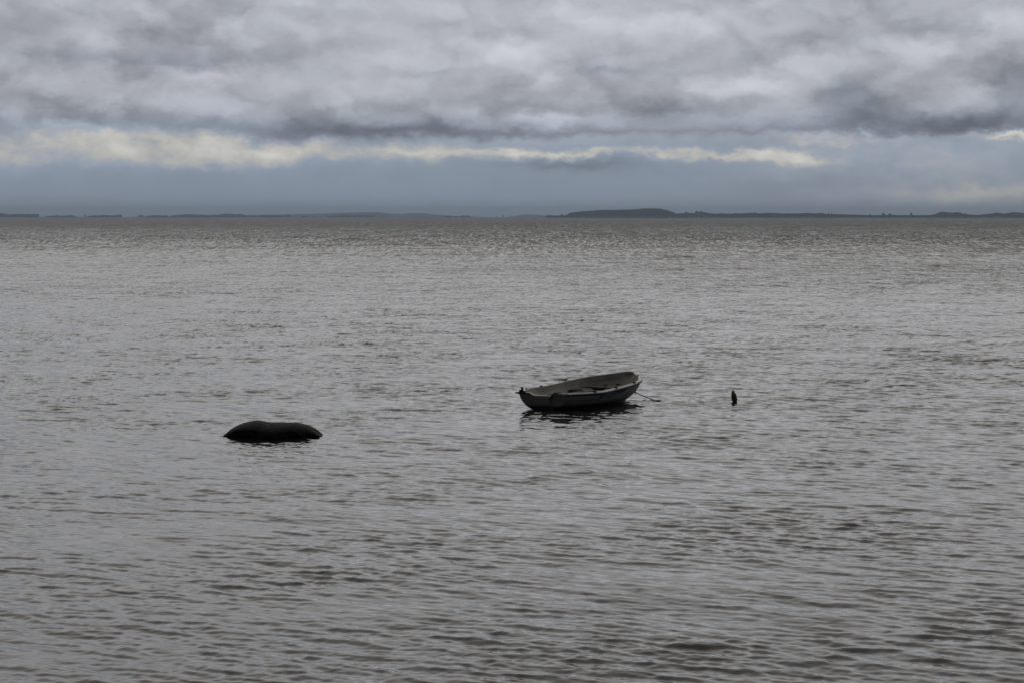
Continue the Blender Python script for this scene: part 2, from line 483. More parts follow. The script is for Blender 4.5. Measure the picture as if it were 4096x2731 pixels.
LEFT_BITS = [  # wooded stretches of the farther, lower left shore: lists of (photo px, height)
    [(-900, 14), (-400, 18), (0, 18), (19, 18), (22, 14), (100, 15), (157, 14)],
    [(186, 6), (200, 8), (222, 8), (232, 11), (240, 8)], [(243, 8), (262, 8)], [(266, 8), (284, 9), (288, 12), (294, 9), (304, 6)],
    [(338, 8), (344, 12.5), (350, 8)], [(354, 6), (372, 9), (395, 10)], [(399, 9), (415, 12), (432, 10), (450, 9), (470, 11), (482, 14), (488, 12)],
    [(531, 6), (540, 6)], [(552, 5), (557, 8), (560, 5)], [(563, 12), (570, 11), (579, 6)], [(588, 7), (606, 8)], [(610, 9), (625, 11), (640, 10), (660, 8), (668, 11), (674, 8)], [(688, 9), (715, 11), (755, 14), (800, 12), (850, 10), (861, 13), (868, 11), (893, 15), (935, 15.5), (942, 13), (962, 15), (980, 10), (990, 7)],
    [(995, 7), (1010, 9), (1028, 7)], [(1036, 9), (1070, 11), (1105, 9), (1140, 9)], [(1145, 11), (1152, 12), (1162, 9)],
    [(1212, 7), (1228, 7)], [(1252, 8), (1257, 8)], [(1310, 7), (1360, 8), (1378, 12), (1392, 9), (1450, 10), (1502, 9)], [(1528, 9), (1537, 9)],
    [(1758, 8), (1768, 8)], [(1779, 7), (1805, 8)], [(1818, 7), (1832, 7)], [(1842, 7), (1850, 9), (1884, 8)], [(1890, 6), (1902, 6)], [(1910, 7), (1917, 6)], [(1930, 5), (1940, 5)],
    [(1983, 6), (1991, 7)], [(2009, 12), (2015, 12)], [(2043, 8), (2046, 8)], [(2178, 8), (2184, 8)], [(2190, 11), (2206, 12)], [(2206, 6), (2235, 7)]]
FAR_HILLS = [(500, 0), (900, 8), (1250, 14), (1400, 19), (1445, 21), (1520, 21), (1560, 15), (1605, 13), (1645, 18), (1700, 17), (1730, 12), (1790, 7), (1900, 1), (2020, 0), (2060, 5), (2090, 12), (2140, 11), (2180, 7), (2240, 0)]

leaf_m = material("far_conifer_green", (0.016, 0.022, 0.018), 0.9, color2=(0.028, 0.034, 0.022), var_scale=0.02)
land_m = material("far_field", (0.05, 0.06, 0.04), 0.95, color2=(0.08, 0.08, 0.055), var_scale=0.01)
trunk_m = material("far_bark", (0.05, 0.04, 0.035), 0.9)


def crown_unit(kind, rg):
    """unit-height tree crown, lumpy, base at 0: (verts, tris)"""
    n = 7
    prof = {'spruce': [(0.02, .13), (.17, .10), (.13, .35), (.105, .55), (.065, .78), (.0, 1.0)],
            'round': [(0.05, .10), (.27, .28), (.34, .52), (.29, .76), (.15, .93), (.0, 1.0)]}[kind]
    vs = []
    for r, z in prof:
        for k in range(n):
            t = 2 * pi * (k + rg.random() * 0.5) / n; q = r * rg.uniform(.72, 1.28)
            vs.append((q * cos(t), q * sin(t), z + rg.uniform(-.03, .03) * (z < .99)))
    fs = []
    for i in range(len(prof) - 1):
        for k in range(n):
            a, b, c, d = i * n + k, i * n + (k + 1) % n, (i + 1) * n + (k + 1) % n, (i + 1) * n + k
            fs += [(a, b, c), (a, c, d)]
    return np.array(vs), np.array(fs)


rgt = random.Random(5)
UNITS = {k: [crown_unit(k, rgt) for _ in range(6)] for k in ('spruce', 'round')}


def forest(name, spots, label, mat=leaf_m):
    """spots: (x, y, ground z, height, kind, width factor)"""
    V_, F_, o = [], [], 0
    for x, y, g, h, kind, wf_ in spots:
        v, f = rgt.choice(UNITS[kind])
        a = rgt.random() * 6.28; c, s = cos(a), sin(a)
        P = np.stack([x + (v[:, 0] * c - v[:, 1] * s) * h * wf_, y + (v[:, 0] * s + v[:, 1] * c) * h * wf_, g + v[:, 2] * h], 1)
        V_.append(P); F_.append(f + o); o += len(v)
    ob = big_mesh(name, np.concatenate(V_), np.concatenate(F_), mat, smooth=False)
    tag(ob, label, 'woodland', kind='stuff')
    return ob


def land(name, prof, D, depth, frac, zcap, mat=land_m):
    """low land: a ridge following frac * skyline, rising from the water at distance D"""
    us = np.arange(prof[0][0], prof[-1][0], 12.0)
    rows = [(0.0, -0.8), (0.02, .5), (0.25, .6), (0.6, 1.0), (1.0, 0.9), (1.3, 0.3), (1.6, -.5)]
    vs, fs = [], []
    for u in us:
        h = interp(prof, u) * frac * D / 7964.0
        h = min(h, zcap)
        for q, k in rows:
            y = D + depth * q
            z = h * k if k not in (-0.8, -.5, .5) else {-0.8: -0.8, -.5: -1.0, .5: 0.7}[k]
            vs.append(((u - 2048) / 7964.0 * y, y, max(z, 0.8) if q not in (0.0, 1.6) else -0.9))
    n = len(rows)
    for i in range(len(us) - 1):
        for k in range(n - 1): fs.append((i * n + k, (i + 1) * n + k, (i + 1) * n + k + 1, i * n + k + 1))
    ob = mesh_obj(name, vs, fs, mat, smooth=True)
    tag(ob, kind='structure')
    return ob


D1, D2, D3 = 6000.0, 9000.0, 13000.0
land("shore", RIGHT, D1, 300.0, 0.5, 18.0)
spots = []
for u in np.arange(RIGHT[0][0], RIGHT[-1][0], 1.25):
    for row in range(4):
        uu = u + rgt.uniform(-1.2, 1.2)
        q = (0.03, 0.2, 0.45, 0.7)[row] + rgt.uniform(-.02, .1)
        y = D1 + 300 * q
        top = interp(RIGHT, uu) * y / 7964.0
        g = max(0.8, min(top * 0.5, 18) * min(1.0, 0.5 + q))
        kind = 'spruce' if (uu < 2660 or rgt.random() < .3 or 3090 < uu < 3270) else 'round'
        h = max(5.0, (top - g) * rgt.uniform(.84, 1.06)) if row >= 2 else max(5.0, min(16, top - g) * rgt.uniform(.7, 1.0))
        spots.append(((uu - 2048) / 7964 * y, y, g - 0.3, h, kind, 1.5 if kind == 'spruce' else 1.25))
forest("far_woodland", spots, "dark blue-grey belt of conifers and round trees along the right-hand far shore")

spots = []
for bit in LEFT_BITS:
    u = bit[0][0]
    while u <= bit[-1][0] + .01:
        y = D2 + rgt.uniform(0, 120)
        h = interp(bit, u) * y / 7964.0 * rgt.uniform(.85, 1.06)
        if bit[-1][0] - bit[0][0] > 12:
            spots.append(((u - 2048) / 7964 * y, y, 0.3, h, 'round', 0.95))
            y2 = y + 60
            spots.append(((u + .5 - 2048) / 7964 * y2, y2, 0.3, h * .8, 'round', 1.2))
        u += rgt.uniform(1.4, 2.6)
forest("low_woodland", spots, "pale grey broken line of woods low on the left-hand far shore")
LOWL = [(-900, 2), (160, 2.4), (500, 1.6), (700, 2.5), (1160, 2.4), (1300, 1.6), (1500, 2.2), (1600, 1.2), (2240, 1.4)]
land("low_shore", LOWL, D2, 200.0, 1.0, 3.0)
land("hills", FAR_HILLS, D3, 700.0, 1.0, 60.0, leaf_m)


def far_tree(u, hpx, D, kind, label, group, wide=1.0):
    x = (u - 2048) / 7964 * D
    h = hpx * D / 7964.0
    g = 0.8
    t = empty("distant_tree", (x, D, g))
    v, f = rgt.choice(UNITS[kind])
    v = v * np.array([h * wide, h * wide, h])
    c = mesh_obj("crown", v.tolist(), [tuple(int(i) for i in q) for q in f], leaf_m, t, smooth=False)
    MB().tube([(0, 0, -1), (0, 0, h * .5)], [h * .03, h * .015], 6).build("trunk", trunk_m, t)
    return tag(t, label, 'tree', group)


gR = "round and spired trees standing out of the right far shore"
for u, hp, kd, wd, lb in ((2247, 15, 'round', 1.3, "small round tree left of the wooded hill"), (2264, 17, 'spruce', 1.1, "thin spired tree at the left foot of the wooded hill"),
                          (2693, 23.5, 'round', .9, "round tree at the right foot of the wooded hill"), (2744, 25, 'round', .9, "dark round tree first in the dip right of the hill"),
                          (2786, 27, 'round', 1.1, "left of the twin broad crowns beyond the hill"), (2803, 28, 'round', 1.1, "right of the twin broad crowns beyond the hill"),
                          (2884, 21, 'round', .8, "lone bump of a tree on the low stretch right of the twin crowns"), (3312, 25, 'spruce', .8, "tall thin spire left of a pair on the mid right shore"),
                          (3324, 23, 'spruce', .9, "lower thin spire right of a pair on the mid right shore"), (3477, 15.5, 'round', .9, "small tree before the two broad crowns of the right shore"),
                          (3531, 20, 'round', 1.2, "first of two broad crowns on the right shore"), (3557, 18, 'round', 1.2, "second flatter crown of two on the right shore"),
                          (3642, 21.5, 'round', .8, "high narrow dome of a tree on the low right shore"), (3858, 21, 'round', .7, "thin ragged tree at the end of the last wood but one")):
    far_tree(u, hp, D1 + 20, kd, lb, gR, wd)
gL = "single trees floating over the left far horizon"
ORD = ['first', 'second', 'third', 'fourth', 'fifth', 'sixth', 'seventh', 'eighth', 'ninth', 'tenth']
cL = cM = 0
for bit in LEFT_BITS:
    w = bit[-1][0] - bit[0][0]
    if w <= 12:
        uc = (bit[0][0] + bit[-1][0]) / 2; hh = max(b[1] for b in bit)
        if uc > 1600: nm_ = "tiny blurred tree, %s from the left in the gap left of the wooded hill" % ORD[cM]; cM += 1
        else: nm_ = "tiny blurred tree, %s from the left in the broken line of the left far shore" % ORD[cL]; cL += 1
        far_tree(uc, hh, D2, 'round', nm_, gL if uc <= 1600 else "single trees over the middle of the far horizon", max(.8, w * .09))

mast_m = material("mast_steel", (0.12, 0.12, 0.13), 0.6)
for i, u in enumerate((36, 1154, 1193, 1233, 1272, 1312, 1352)):
    D = D2 + 300; h = (22 if i == 0 else 18.5) * D / 7964
    t = MB().tube([(0, 0, 0), (0, 0, h)], [0.55, 0.28], 6).tube([(-2.4, 0, h * .86), (2.4, 0, h * .86)], .25, 5).tube([(-1.6, 0, h * .95), (1.6, 0, h * .95)], .22, 5).build("power_pole", mast_m, loc=((u - 2048) / 7964 * D, D, 0.5))
    tag(t, "lone thin mast over the woods at the far left of the horizon" if i == 0 else "thin pole with crossarms, %s from the left in the row over the far shore" % ORD[i - 1], 'pole', None if i == 0 else "row of poles on the left far shore")
# channel stake and small white buildings
D = 5200.0
sx = (1023.5 - 2048) / 7964 * D
st = MB().tube([(0, 0, -2), (0.3, 0, 5.6)], [0.45, 0.35], 7).box((0.3, 0, 6.1), (1.3, 1.0, 1.3), bev=.1).build("channel_marker", material("marker_black", (0.02, 0.02, 0.022), .6), loc=(sx, D, 0))
tag(st, "dark upright stake in the water before the left far shore", 'marker')
wall_m = material("white_plaster", (0.8, 0.8, 0.78), .8, var=.1)
roof_m = material("grey_roof", (0.16, 0.15, 0.15), .8)
for u, lb in ((2456, "tiny white house at the waterline below the wooded hill"), (2677, "tiny white house at the waterline where the wooded hill ends"),
              (3168, "brightest tiny white house on the shore of the long right wood"), (3891, "tiny white house near the right end of the far shore")):
    D = D1 - 12
    e = empty("shore_house", ((u - 2048) / 7964 * D, D, 0.2))
    MB().box((0, 0, 1.0), (4.5, 4.0, 2.2)).build("wall", wall_m, e)
    MB().add([(-2.6, -2.3, 2.1), (2.6, -2.3, 2.1), (2.6, 2.3, 2.1), (-2.6, 2.3, 2.1), (-2.6, 0, 3.3), (2.6, 0, 3.3)], [(0, 1, 5, 4), (2, 3, 4, 5), (0, 4, 3), (1, 2, 5), (3, 2, 1, 0)]).build("roof", roof_m, e)
    tag(e, lb, 'house', "small white houses on the far shore")

# ------------------------------------------------------------------ boulder
RT = [(215, 520), (300, 440), (380, 362), (500, 288), (620, 245), (750, 215), (860, 199), (950, 208), (1050, 234), (1180, 240), (1300, 243), (1450, 236), (1600, 235), (1700, 254), (1850, 300), (1980, 370), (2060, 440), (2110, 495)]
rock_top = [((840 + x / 4.704), (1739.0 - (1640 + y / 4.704)) / 219.5) for x, y in RT]
rc = on_water(1088, 1741); rc.z += 0.006
rp = 219.0
ux0, ux1 = rock_top[0][0], rock_top[-1][0]
vs, fs = [], []
NI, NJ = 130, 56
for i in range(NI + 1):
    a = i / NI
    a = 0.5 - 0.5 * cos(pi * a)
    u = ux0 + (ux1 - ux0) * a
    zt = interp(rock_top, u)
    X_ = (u - 1088) / rp
    edge = max(0.02, min(1.0, math.sqrt(max(0.0, 1 - (2 * a - 1) ** 2))))
    dp = 0.03 + 0.58 * edge ** 0.85
    yc = 0.06 * sin(3 * a)
    zb = -0.30 * edge - .05
    for j in range(NJ):
        t = 2 * pi * j / NJ
        cy, sz = cos(t), sin(t)
        y = math.copysign(abs(cy) ** 0.85, cy) * dp
        z = zt * max(0, sz) ** 0.92 if sz > 0 else 0
        if sz < 0: z = zb * abs(sz)
        z = z + (zt * 0.0)
        vs.append(Vector((X_, yc + y + (0.05 * (1 - abs(sz))) * sin(a * 9), z)))
from mathutils import noise as mn
for k, v in enumerate(vs):
    ridge = mn.fractal(Vector((v.x * 3.2 + v.z * 4.0, v.y * 3.2, v.z * 3.2 + 4.1)), 0.8, 2.1, 5)
    fine_n = mn.fractal(Vector((v.x * 17, v.y * 17, v.z * 24 + 1.7)), 0.7, 2.1, 4)
    w = 1.0 if v.z > 0 else .3
    v.z += (ridge * 0.006 + fine_n * 0.005) * w
    v.y += ridge * 0.045 + fine_n * 0.012
for i in range(NI):
    for j in range(NJ):
        a, b = i * NJ + j, i * NJ + (j + 1) % NJ
        fs.append((a, a + NJ, b + NJ, b))
fs += [tuple(range(NJ)), tuple(range(NI * NJ, (NI + 1) * NJ))[::-1]]
rock_m = material("wet_granite", (0.0085, 0.0083, 0.008), 0.62, color2=(0.005, 0.005, 0.0055), var_scale=14.0, bump=0.035, bump_scale=16.0, spec=0.06)
rock = empty("boulder", rc)
tag(rock, "large black wet boulder breaking the water left of the boat", 'boulder')
mesh_obj("rock", vs, fs, rock_m, rock)
weed_m = material("dark_weed", (0.030, 0.028, 0.010), 0.8, color2=(0.012, 0.013, 0.007), var_scale=40)
wmb = MB()
rgk = random.Random(4)
for _ in range(260):
    i = rgk.choice([rgk.randint(1, 22), rgk.randint(1, 40), rgk.randint(NI - 14, NI - 1)]); j = rgk.choice(list(range(24, 33)) + list(range(0, 4)) + list(range(26, 31)))
    p = vs[i * NJ + j % NJ]
    if p.z > 0.09 or p.z < -0.02 or abs(p.x) > 0.84: continue
    r_ = rgk.uniform(.006, .015)
    bm = bmesh.new(); bmesh.ops.create_icosphere(bm, subdivisions=1, radius=r_)
    wmb.add([v.co * rgk.uniform(.7, 1.3) + p for v in bm.verts], [[v.index for v in f.verts] for f in bm.faces]); bm.free()
wmb.build("seaweed", weed_m, rock, smooth=False)['kind'] = 'stuff'

# ------------------------------------------------------------------ the boat
BP = dict(L=3.72, x0=0.630, y0=40.73, yaw=R(32.8), heel=R(-0.55), z0=.353, z1=-.10, z2=.29)
KB = np.array([0, .2, .4, .6, .75, .87, .95, .985, 1.0]); BB = np.array([.586, .872, .862, .845, .750, .500, .243, .150, 0.0])
Lb = BP['L']


def hermite(t, kx, ky):
    m = np.gradient(ky, kx); i = int(np.clip(np.searchsorted(kx, t) - 1, 0, len(kx) - 2))
    h = kx[i + 1] - kx[i]; s = (t - kx[i]) / h
    return (2*s**3-3*s**2+1)*ky[i]+(s**3-2*s**2+s)*h*m[i]+(-2*s**3+3*s**2)*ky[i+1]+(s**3-s**2)*h*m[i+1]


def hb(t): return max(0.0, float(hermite(-math.sqrt(max(0, 1 - t)), -np.sqrt(1 - KB), BB)))
def sheer(t): return BP['z0'] + BP['z1'] * t + BP['z2'] * t * t
boat = empty("rowing_boat", (BP['x0'], BP['y0'], 0))
# local axes: x forward, y to port, z up
boat.rotation_euler = (BP['heel'], 0, pi / 2 - BP['yaw'])
boat.rotation_mode = 'XYZ'
boat.rotation_euler = (-0.0, 0, pi / 2 - BP['yaw'])
boat.rotation_euler[0] = -BP['heel'] * -1.0
tag(boat, "small weathered white rowing boat moored bow out with stern towards the shore", 'boat')
OV = 0.035                                   # rail overhang


def keel(t):
    z = -0.03 - 0.09 * sin(min(t / .75, 1) * pi / 2 * 1.3)
    if t > .58:
        q = (t - .58) / (1 - .58)
        z += (sheer(1.0) - .02 - z) * q ** 3.0
    return z


def section(t, side, s, inset=0.0, lift=0.0):
    """s 0 at keel .. 1 at sheer; point in boat coordinates"""
    b = max(hb(t) - OV * min(1, hb(t) / .12) - inset, 0.0)
    zs = sheer(t) - .012; zk = keel(t) + lift
    zk = min(zk, zs - .01)
    n = 2.05 - 0.45 * max(0, (t - .45) / .55)
    a = s * pi / 2
    y = b * sin(a) ** (2 / n); z = zs - (zs - zk) * cos(a) ** (2 / n)
    if inset == 0.0:                          # lapped strakes
        for s0 in (.60, .785):
            if s > s0 and t < .97: y += 0.0055
            elif t < .97 and s > s0 - .1: y -= 0.003 * (1 - (s0 - s) / .1)
    return Vector((t * Lb - (0.0 if t > .5 else 0.0), side * y, z))


TS = 1 - np.linspace(1, 0, 64) ** 1.45
SS = np.concatenate([np.linspace(0, .59, 16), [.601, .66, .72, .775, .786, .84, .90, .95, 1.0]])


def shell(inset=0.0, lift=0.0, t0=0.0, t1=1.0):
    vs, fs = [], []
    ss = SS if inset == 0.0 else np.linspace(0, 1, 18)
    ts = TS * (t1 - t0) + t0
    line = [(-1, s) for s in ss[::-1]] + [(1, s) for s in ss[1:]]
    for t in ts:
        for sd, s in line: vs.append(section(min(t, .9995), sd, s, inset, lift))
    n = len(line)
    for i in range(len(ts) - 1):
        for k in range(n - 1): fs.append((i * n + k, i * n + k + 1, (i + 1) * n + k + 1, (i + 1) * n + k))
    return vs, fs, n


hull_m = bpy.data.materials.new("weathered_gelcoat"); hull_m.use_nodes = True
nt = hull_m.node_tree; hbn = nt.nodes['Principled BSDF']
t_ = nt.nodes.new('ShaderNodeTexCoord'); s_ = nt.nodes.new('ShaderNodeSeparateXYZ'); nt.links.new(t_.outputs['Object'], s_.inputs[0])
oz = X(nt, s_.outputs[2]); ox = X(nt, s_.outputs[0])
n1 = noise(nt, t_.outputs['Object'], 5.0, 6, .6); n2 = noise(nt, t_.outputs['Object'], 30.0, 5, .6)
gel = mixc(nt, n1.sstep(.4, .68), (0.52, 0.50, 0.46), (0.42, 0.40, 0.36))
gel = mixc(nt, n2.sstep(.58, .75) * .35, gel, (0.28, 0.27, 0.22))
stripe = (oz + (n1 - .5) * .006 - ox * 0.0).sstep(0.088, 0.082) * ox.lin(0.0, 2.2, 1.0, 1.0)
scum = (oz + (n1 - .5) * .05).sstep(0.135, 0.085)
gel = mixc(nt, scum * .45, gel, (0.16, 0.15, 0.10))
nt.links.new(mixc(nt, stripe * ox.sstep(2.2, 1.2), gel, (0.012, 0.028, 0.050)), hbn.inputs['Base Color'])
hbn.inputs['Roughness'].default_value = 0.42
liner_m = material("grey_liner", (0.60, 0.57, 0.52), .55, color2=(0.48, 0.45, 0.40), var_scale=3.0)
rail_m = material("chalky_rail", (0.82, 0.81, 0.79), .30, color2=(0.66, 0.64, 0.61), var_scale=14)
rubber_m = material("black_rubber", (0.014, 0.014, 0.015), .6)
black_m = material("black_plastic", (0.010, 0.010, 0.011), .5)
steel_m = material("dull_steel", (0.35, 0.35, 0.36), .35, metallic=.9)
blue_m = material("decal_blue", (0.008, 0.028, 0.085), .4)
pale_m = material("decal_pale", (0.30, 0.36, 0.36), .45)
wood_m = material("grey_wood", (0.17, 0.13, 0.10), .7, color2=(0.11, 0.085, 0.07), var_scale=10)

vs, fs, n = shell()
tr = list(range(n))                            # transom outline, then its top edge with the motor cut-out
cut = []
for q in np.linspace(1, -1, 25)[1:-1]:
    y = q * (hb(0) - OV)
    z = sheer(0) - .012 - .055 * (1 - min(1, max(0, (abs(y) - .22) / .11)) ** 1 * 1.0) if abs(y) < .33 else sheer(0) - .012 + .0
    cut.append((y, z))
vs2 = [Vector((0, y, z)) for y, z in cut]
base_i = len(vs); vs += vs2
fs.append(tuple(tr[::-1]) + tuple(range(base_i + len(vs2) - 1, base_i - 1, -1)))
hull = mesh_obj("hull", vs, fs, hull_m, boat)
bm = bmesh.new(); bm.from_mesh(hull.data)
bmesh.ops.triangulate(bm, faces=[f for f in bm.faces if len(f.verts) > 4]); bm.to_mesh(hull.data); bm.free()
for p in hull.data.polygons:
    if abs(p.normal.x) > .98 and p.center.x < .001: p.use_smooth = False
# inner skin
vi, fi, ni = shell(inset=0.035, lift=0.035, t0=0.012, t1=.988)
b0 = len(vi)
yy = [v for v in vi[:ni]]
cut_i = [Vector((0.012 * Lb, y * .93, z)) for y, z in cut]
vi += cut_i
fi.append(tuple(range(ni)) + tuple(range(b0, b0 + len(cut_i)))[::1])
liner = mesh_obj("inner_skin", vi, fi, liner_m, boat)
bm = bmesh.new(); bm.from_mesh(liner.data)
bmesh.ops.triangulate(bm, faces=[f for f in bm.faces if len(f.verts) > 4]); bm.to_mesh(liner.data); bm.free()
# transom cap over both skins
cm = MB()
capy = [(hb(0) - OV * .8, sheer(0) - .012)] + cut + [(-(hb(0) - OV * .8), sheer(0) - .012)]
cm.sweep([(Vector((0.02, y, z)), Vector((1, 0, 0)), Vector((0, 0, 1))) for y, z in capy], [(-.028, -.012), (.032, -.012), (.032, .010), (.026, .016), (-.022, .016), (-.028, .010)])
cm.build("transom_cap", rail_m, boat)


def edge_path(off, dz, n=120, t0=0.0):
    """round the sheer from the port quarter over the bow to the starboard quarter"""
    pts = []
    tt = 1 - np.linspace(1, 0, n) ** 1.6
    tt = tt * (1 - t0) + t0
    for t in tt: pts.append(Vector((t * Lb, hb(t), sheer(t) + dz)))
    for t in tt[::-1][1:]: pts.append(Vector((t * Lb, -hb(t), sheer(t) + dz)))
    out = []
    for i, p in enumerate(pts):
        d = (pts[min(i + 1, len(pts) - 1)] - pts[max(i - 1, 0)]); d.z = 0; d.normalize()
        o = Vector((d.y, -d.x, 0)) * -1.0       # outward
        if o.dot(Vector((p.x - 1.6, p.y, 0))) < 0: o = -o
        out.append((p + o * off, o, Vector((0, 0, 1))))
    return out


# moulded gunwale: sloping outer face, raised inner lip
MB().sweep(edge_path(0, 0), [(-.062, -.020), (-.068, .006), (-.062, .016), (-.046, .018), (-.040, .009), (-.012, .001), (.0, -.012), (.0, -.030), (-.03, -.034)]).build("gunwale", rail_m, boat, smooth=True)
MB().sweep(edge_path(0, 0), [(.001, -.014), (.009, -.018), (.013, -.030), (.009, -.044), (-.008, -.050), (-.020, -.036), (-.012, -.028)]).build("rub_rail", rubber_m, boat, smooth=True)
# inner stringer line
MB().sweep([(p, o, z) for p, o, z in edge_path(-.072, -.075)], [(-.010, -.010), (-.012, .004), (.004, .010), (.03, .006), (.03, -.012)]).build("stringer", liner_m, boat, smooth=True)


def at_rail(t, side, off=-.03, dz=0.0):
    a, b = hb(max(t - .01, 0)), hb(min(t + .01, 1))
    d = Vector((.02 * Lb, side * (b - a), 0)).normalized()
    o = Vector((-d.y, d.x, 0)) * side
    p = Vector((t * Lb, side * hb(t), sheer(t) + dz)) + o * off
    return p, d, o


def frame(d, o): return Matrix((d, o, Vector((0, 0, 1)))).transposed()


# rowlock pads
for t, sd in ((.165, 1), (.345, 1), (.19, -1), (.43, -1), (.655, -1)):
    p, d, o = at_rail(t, sd, -.045, .022)
    m = MB().box(p, (.085, .040, .018), frame(d, o), .005)
    m.tube([p + Vector((0, 0, -.02)), p + Vector((0, 0, .020))], .013, 8)
    if sd < 0: m.box(p + Vector((0, 0, -.012)) + o * .012, (.05, .05, .03), frame(d, o), .004)
    m.build("rowlock_socket", black_m, boat)
# horn cleat on the port rail
p, d, o = at_rail(.60, 1, -.03, .014)
m = MB().tube([p - d * .03, p - d * .03 + Vector((0, 0, .040))], .010, 8).tube([p + d * .03, p + d * .03 + Vector((0, 0, .040))], .010, 8)
m.tube([p - d * .115 + Vector((0, 0, .050)), p - d * .05 + Vector((0, 0, .043)), p + d * .05 + Vector((0, 0, .043)), p + d * .115 + Vector((0, 0, .056))], [.006, .011, .011, .006], 8)
m.build("cleat", rubber_m, boat, smooth=True)
# bow eye bolt on the rail
p, d, o = at_rail(.865, -1, -.058, .012)
MB().lathe([(.010, -.01), (.014, .0), (.010, .012), (.016, .026), (.018, .036), (.010, .046), (.0, .048)], 12, p).build("bow_stud", steel_m, boat, smooth=True)
# bolt heads along the bow rail
for t in (.71, .765, .815, .86, .90, .93, .955, .975):
    p, d, o = at_rail(t, -1, -.018, -.001)
    MB().lathe([(.009, -.003), (.009, .003), (.0, .005)], 8, p).build("bolt_head", black_m, boat)
# port quarter clamp
pq = Vector((0.0, hb(0) - .07, sheer(0) + .004))
m = MB().box(pq + Vector((-.01, -.03, .0)), (.09, .125, .055), None, .008).box(pq + Vector((0, -.022, .055)), (.035, .045, .07), None, .006).box(pq + Vector((0, -.01, .092)), (.045, .078, .014), None, .004)
m.tube([pq + Vector((0, .0, .03)), pq + Vector((0, .045, .04))], .012, 8)
m.build("stern_clamp", black_m, boat)
MB().box(pq + Vector((-.012, .095, -.02)), (.055, .09, .032), None, .012).build("quarter_grip", rubber_m, boat)
# strap over the starboard side of the motor cut-out
sy = -(.285)
m = MB()
pts = [(.10, sy - .10, sheer(0) + .010), (.03, sy - .06, sheer(0) + .014), (-.035, sy - .02, sheer(0) + .004), (-.042, sy + .035, sheer(0) - .045), (-.040, sy + .062, sheer(0) - .10), (-.036, sy + .07, sheer(0) - .15)]
m.tube(pts, [.012, .015, .018, .019, .015, .008], 8)
m.build("lashing_strap", rubber_m, boat, smooth=True)
# motor pad
MB().box((-.014, .0, sheer(0) - .165), (.024, .36, .17), None, .006).box((-.030, .0, sheer(0) - .150), (.008, .33, .012), None, .002).build("motor_pad", hull_m, boat)
# interior: floor, thwarts, bow bench
fl_v, fl_f = [], []
zf = .085
for i, t in enumerate(np.linspace(.02, .86, 24)):
    w = 0
    for s in np.linspace(0.05, 1, 60):
        q = section(t, 1, s, .035, .035)
        if q.z <= zf: w = q.y
    fl_v += [Vector((t * Lb, -w - .005, zf)), Vector((t * Lb, w + .005, zf))]
for i in range(23): fl_f.append((2 * i, 2 * i + 2, 2 * i + 3, 2 * i + 1))
mesh_obj("floor_board", fl_v, fl_f, liner_m, boat, smooth=False)


def bench(name, x0, x1, ztop, thick, mat, rows=6, back=True):
    m = MB(); vs, fs = [], []
    xs = np.linspace(x0, x1, rows)
    def half(x, z):
        w = 0
        for s in np.linspace(0.02, 1, 90):
            q = section(x / Lb, 1, s, .035, .035)
            if q.z <= z: w = q.y
        return w + .004
    for x in xs:
        for z in (ztop, ztop - thick):
            w = half(x, z); vs += [Vector((x, -w, z)), Vector((x, w, z))]
    for i in range(rows - 1):
        a = i * 4; b = a + 4
        fs += [(a, a + 1, b + 1, b), (a + 2, b + 2, b + 3, a + 3), (a, b, b + 2, a + 2), (a + 1, a + 3, b + 3, b + 1)]
    fs += [(0, 2, 3, 1), (4 * rows - 4, 4 * rows - 3, 4 * rows - 1, 4 * rows - 2)]
    m.add(vs, fs)
    return m.build(name, mat, boat)


seat_m = material("grimy_seat", (0.16, 0.15, 0.135), .75, color2=(0.08, 0.075, 0.07), var_scale=7)
bench("thwart", 0.10, 0.55, .170, .03, seat_m)
bench("thwart", 1.42, 1.72, .190, .03, seat_m)
bench("thwart", 2.18, 2.44, .225, .025, seat_m)
bb = bench("bow_bench", 2.62, 3.20, .280, .03, seat_m, rows=9)
for bx_, by_2, bz_, hh_ in ((2.63, 0.0, .19, .20), (2.2, .16, .155, .15), (2.2, -.16, .155, .15)):
    MB().box((bx_, by_2, bz_), (.03, .05, hh_), None, .004).build("bench_strut", liner_m, boat)
for (x, y, z) in ((2.36, .30, .262), (2.85, .16, .312), (3.08, -.02, .314)):
    MB().box((x, y, z), (.10, .055, .028), None, .006).box((x + .05, y, z - .004), (.03, .03, .02), None, .004).build("seat_fitting", black_m, boat)
# decal: blue waves and pale letters on the starboard side
def side_pt(x, drop, off):
    t = x / Lb; zt = sheer(t) - .05 - drop; best = None
    for s in np.linspace(.35, 1, 120):
        q = section(t, -1, s)
        if best is None or abs(q.z - zt) < abs(best[0].z - zt): best = (q, s)
    q, s = best
    q1 = section(t, -1, min(s + .02, 1)); q0 = section(t, -1, s - .02); qa = section(t + .01, -1, s)
    nrm = (q1 - q0).cross(qa - q).normalized()
    if nrm.y > 0: nrm = -nrm
    return Vector((x, q.y, zt)) + nrm * off
DX0, DX1 = .86, 2.02
def lobe(m, a0, a1, top, bot, n=22):
    vs, fs = [], []
    for i in range(n + 1):
        a = a0 + (a1 - a0) * i / n; x = DX0 + (DX1 - DX0) * a
        t_, b_ = top(a), max(bot(a), top(a) + .0015)
        for k in range(5): vs.append(side_pt(x, t_ + (b_ - t_) * k / 4, .006))
    for i in range(n):
        for k in range(4): fs.append((i * 5 + k, i * 5 + k + 1, i * 5 + 6 + k, i * 5 + 5 + k))
    m.add(vs, fs)
m = MB()
hump = lambda a, c, w: max(0.0, 1 - abs((a - c) / w) ** 2.2)
lobe(m, 0.0, .24, lambda a: .004, lambda a: .085 * hump(a, .09, .155) + .004)
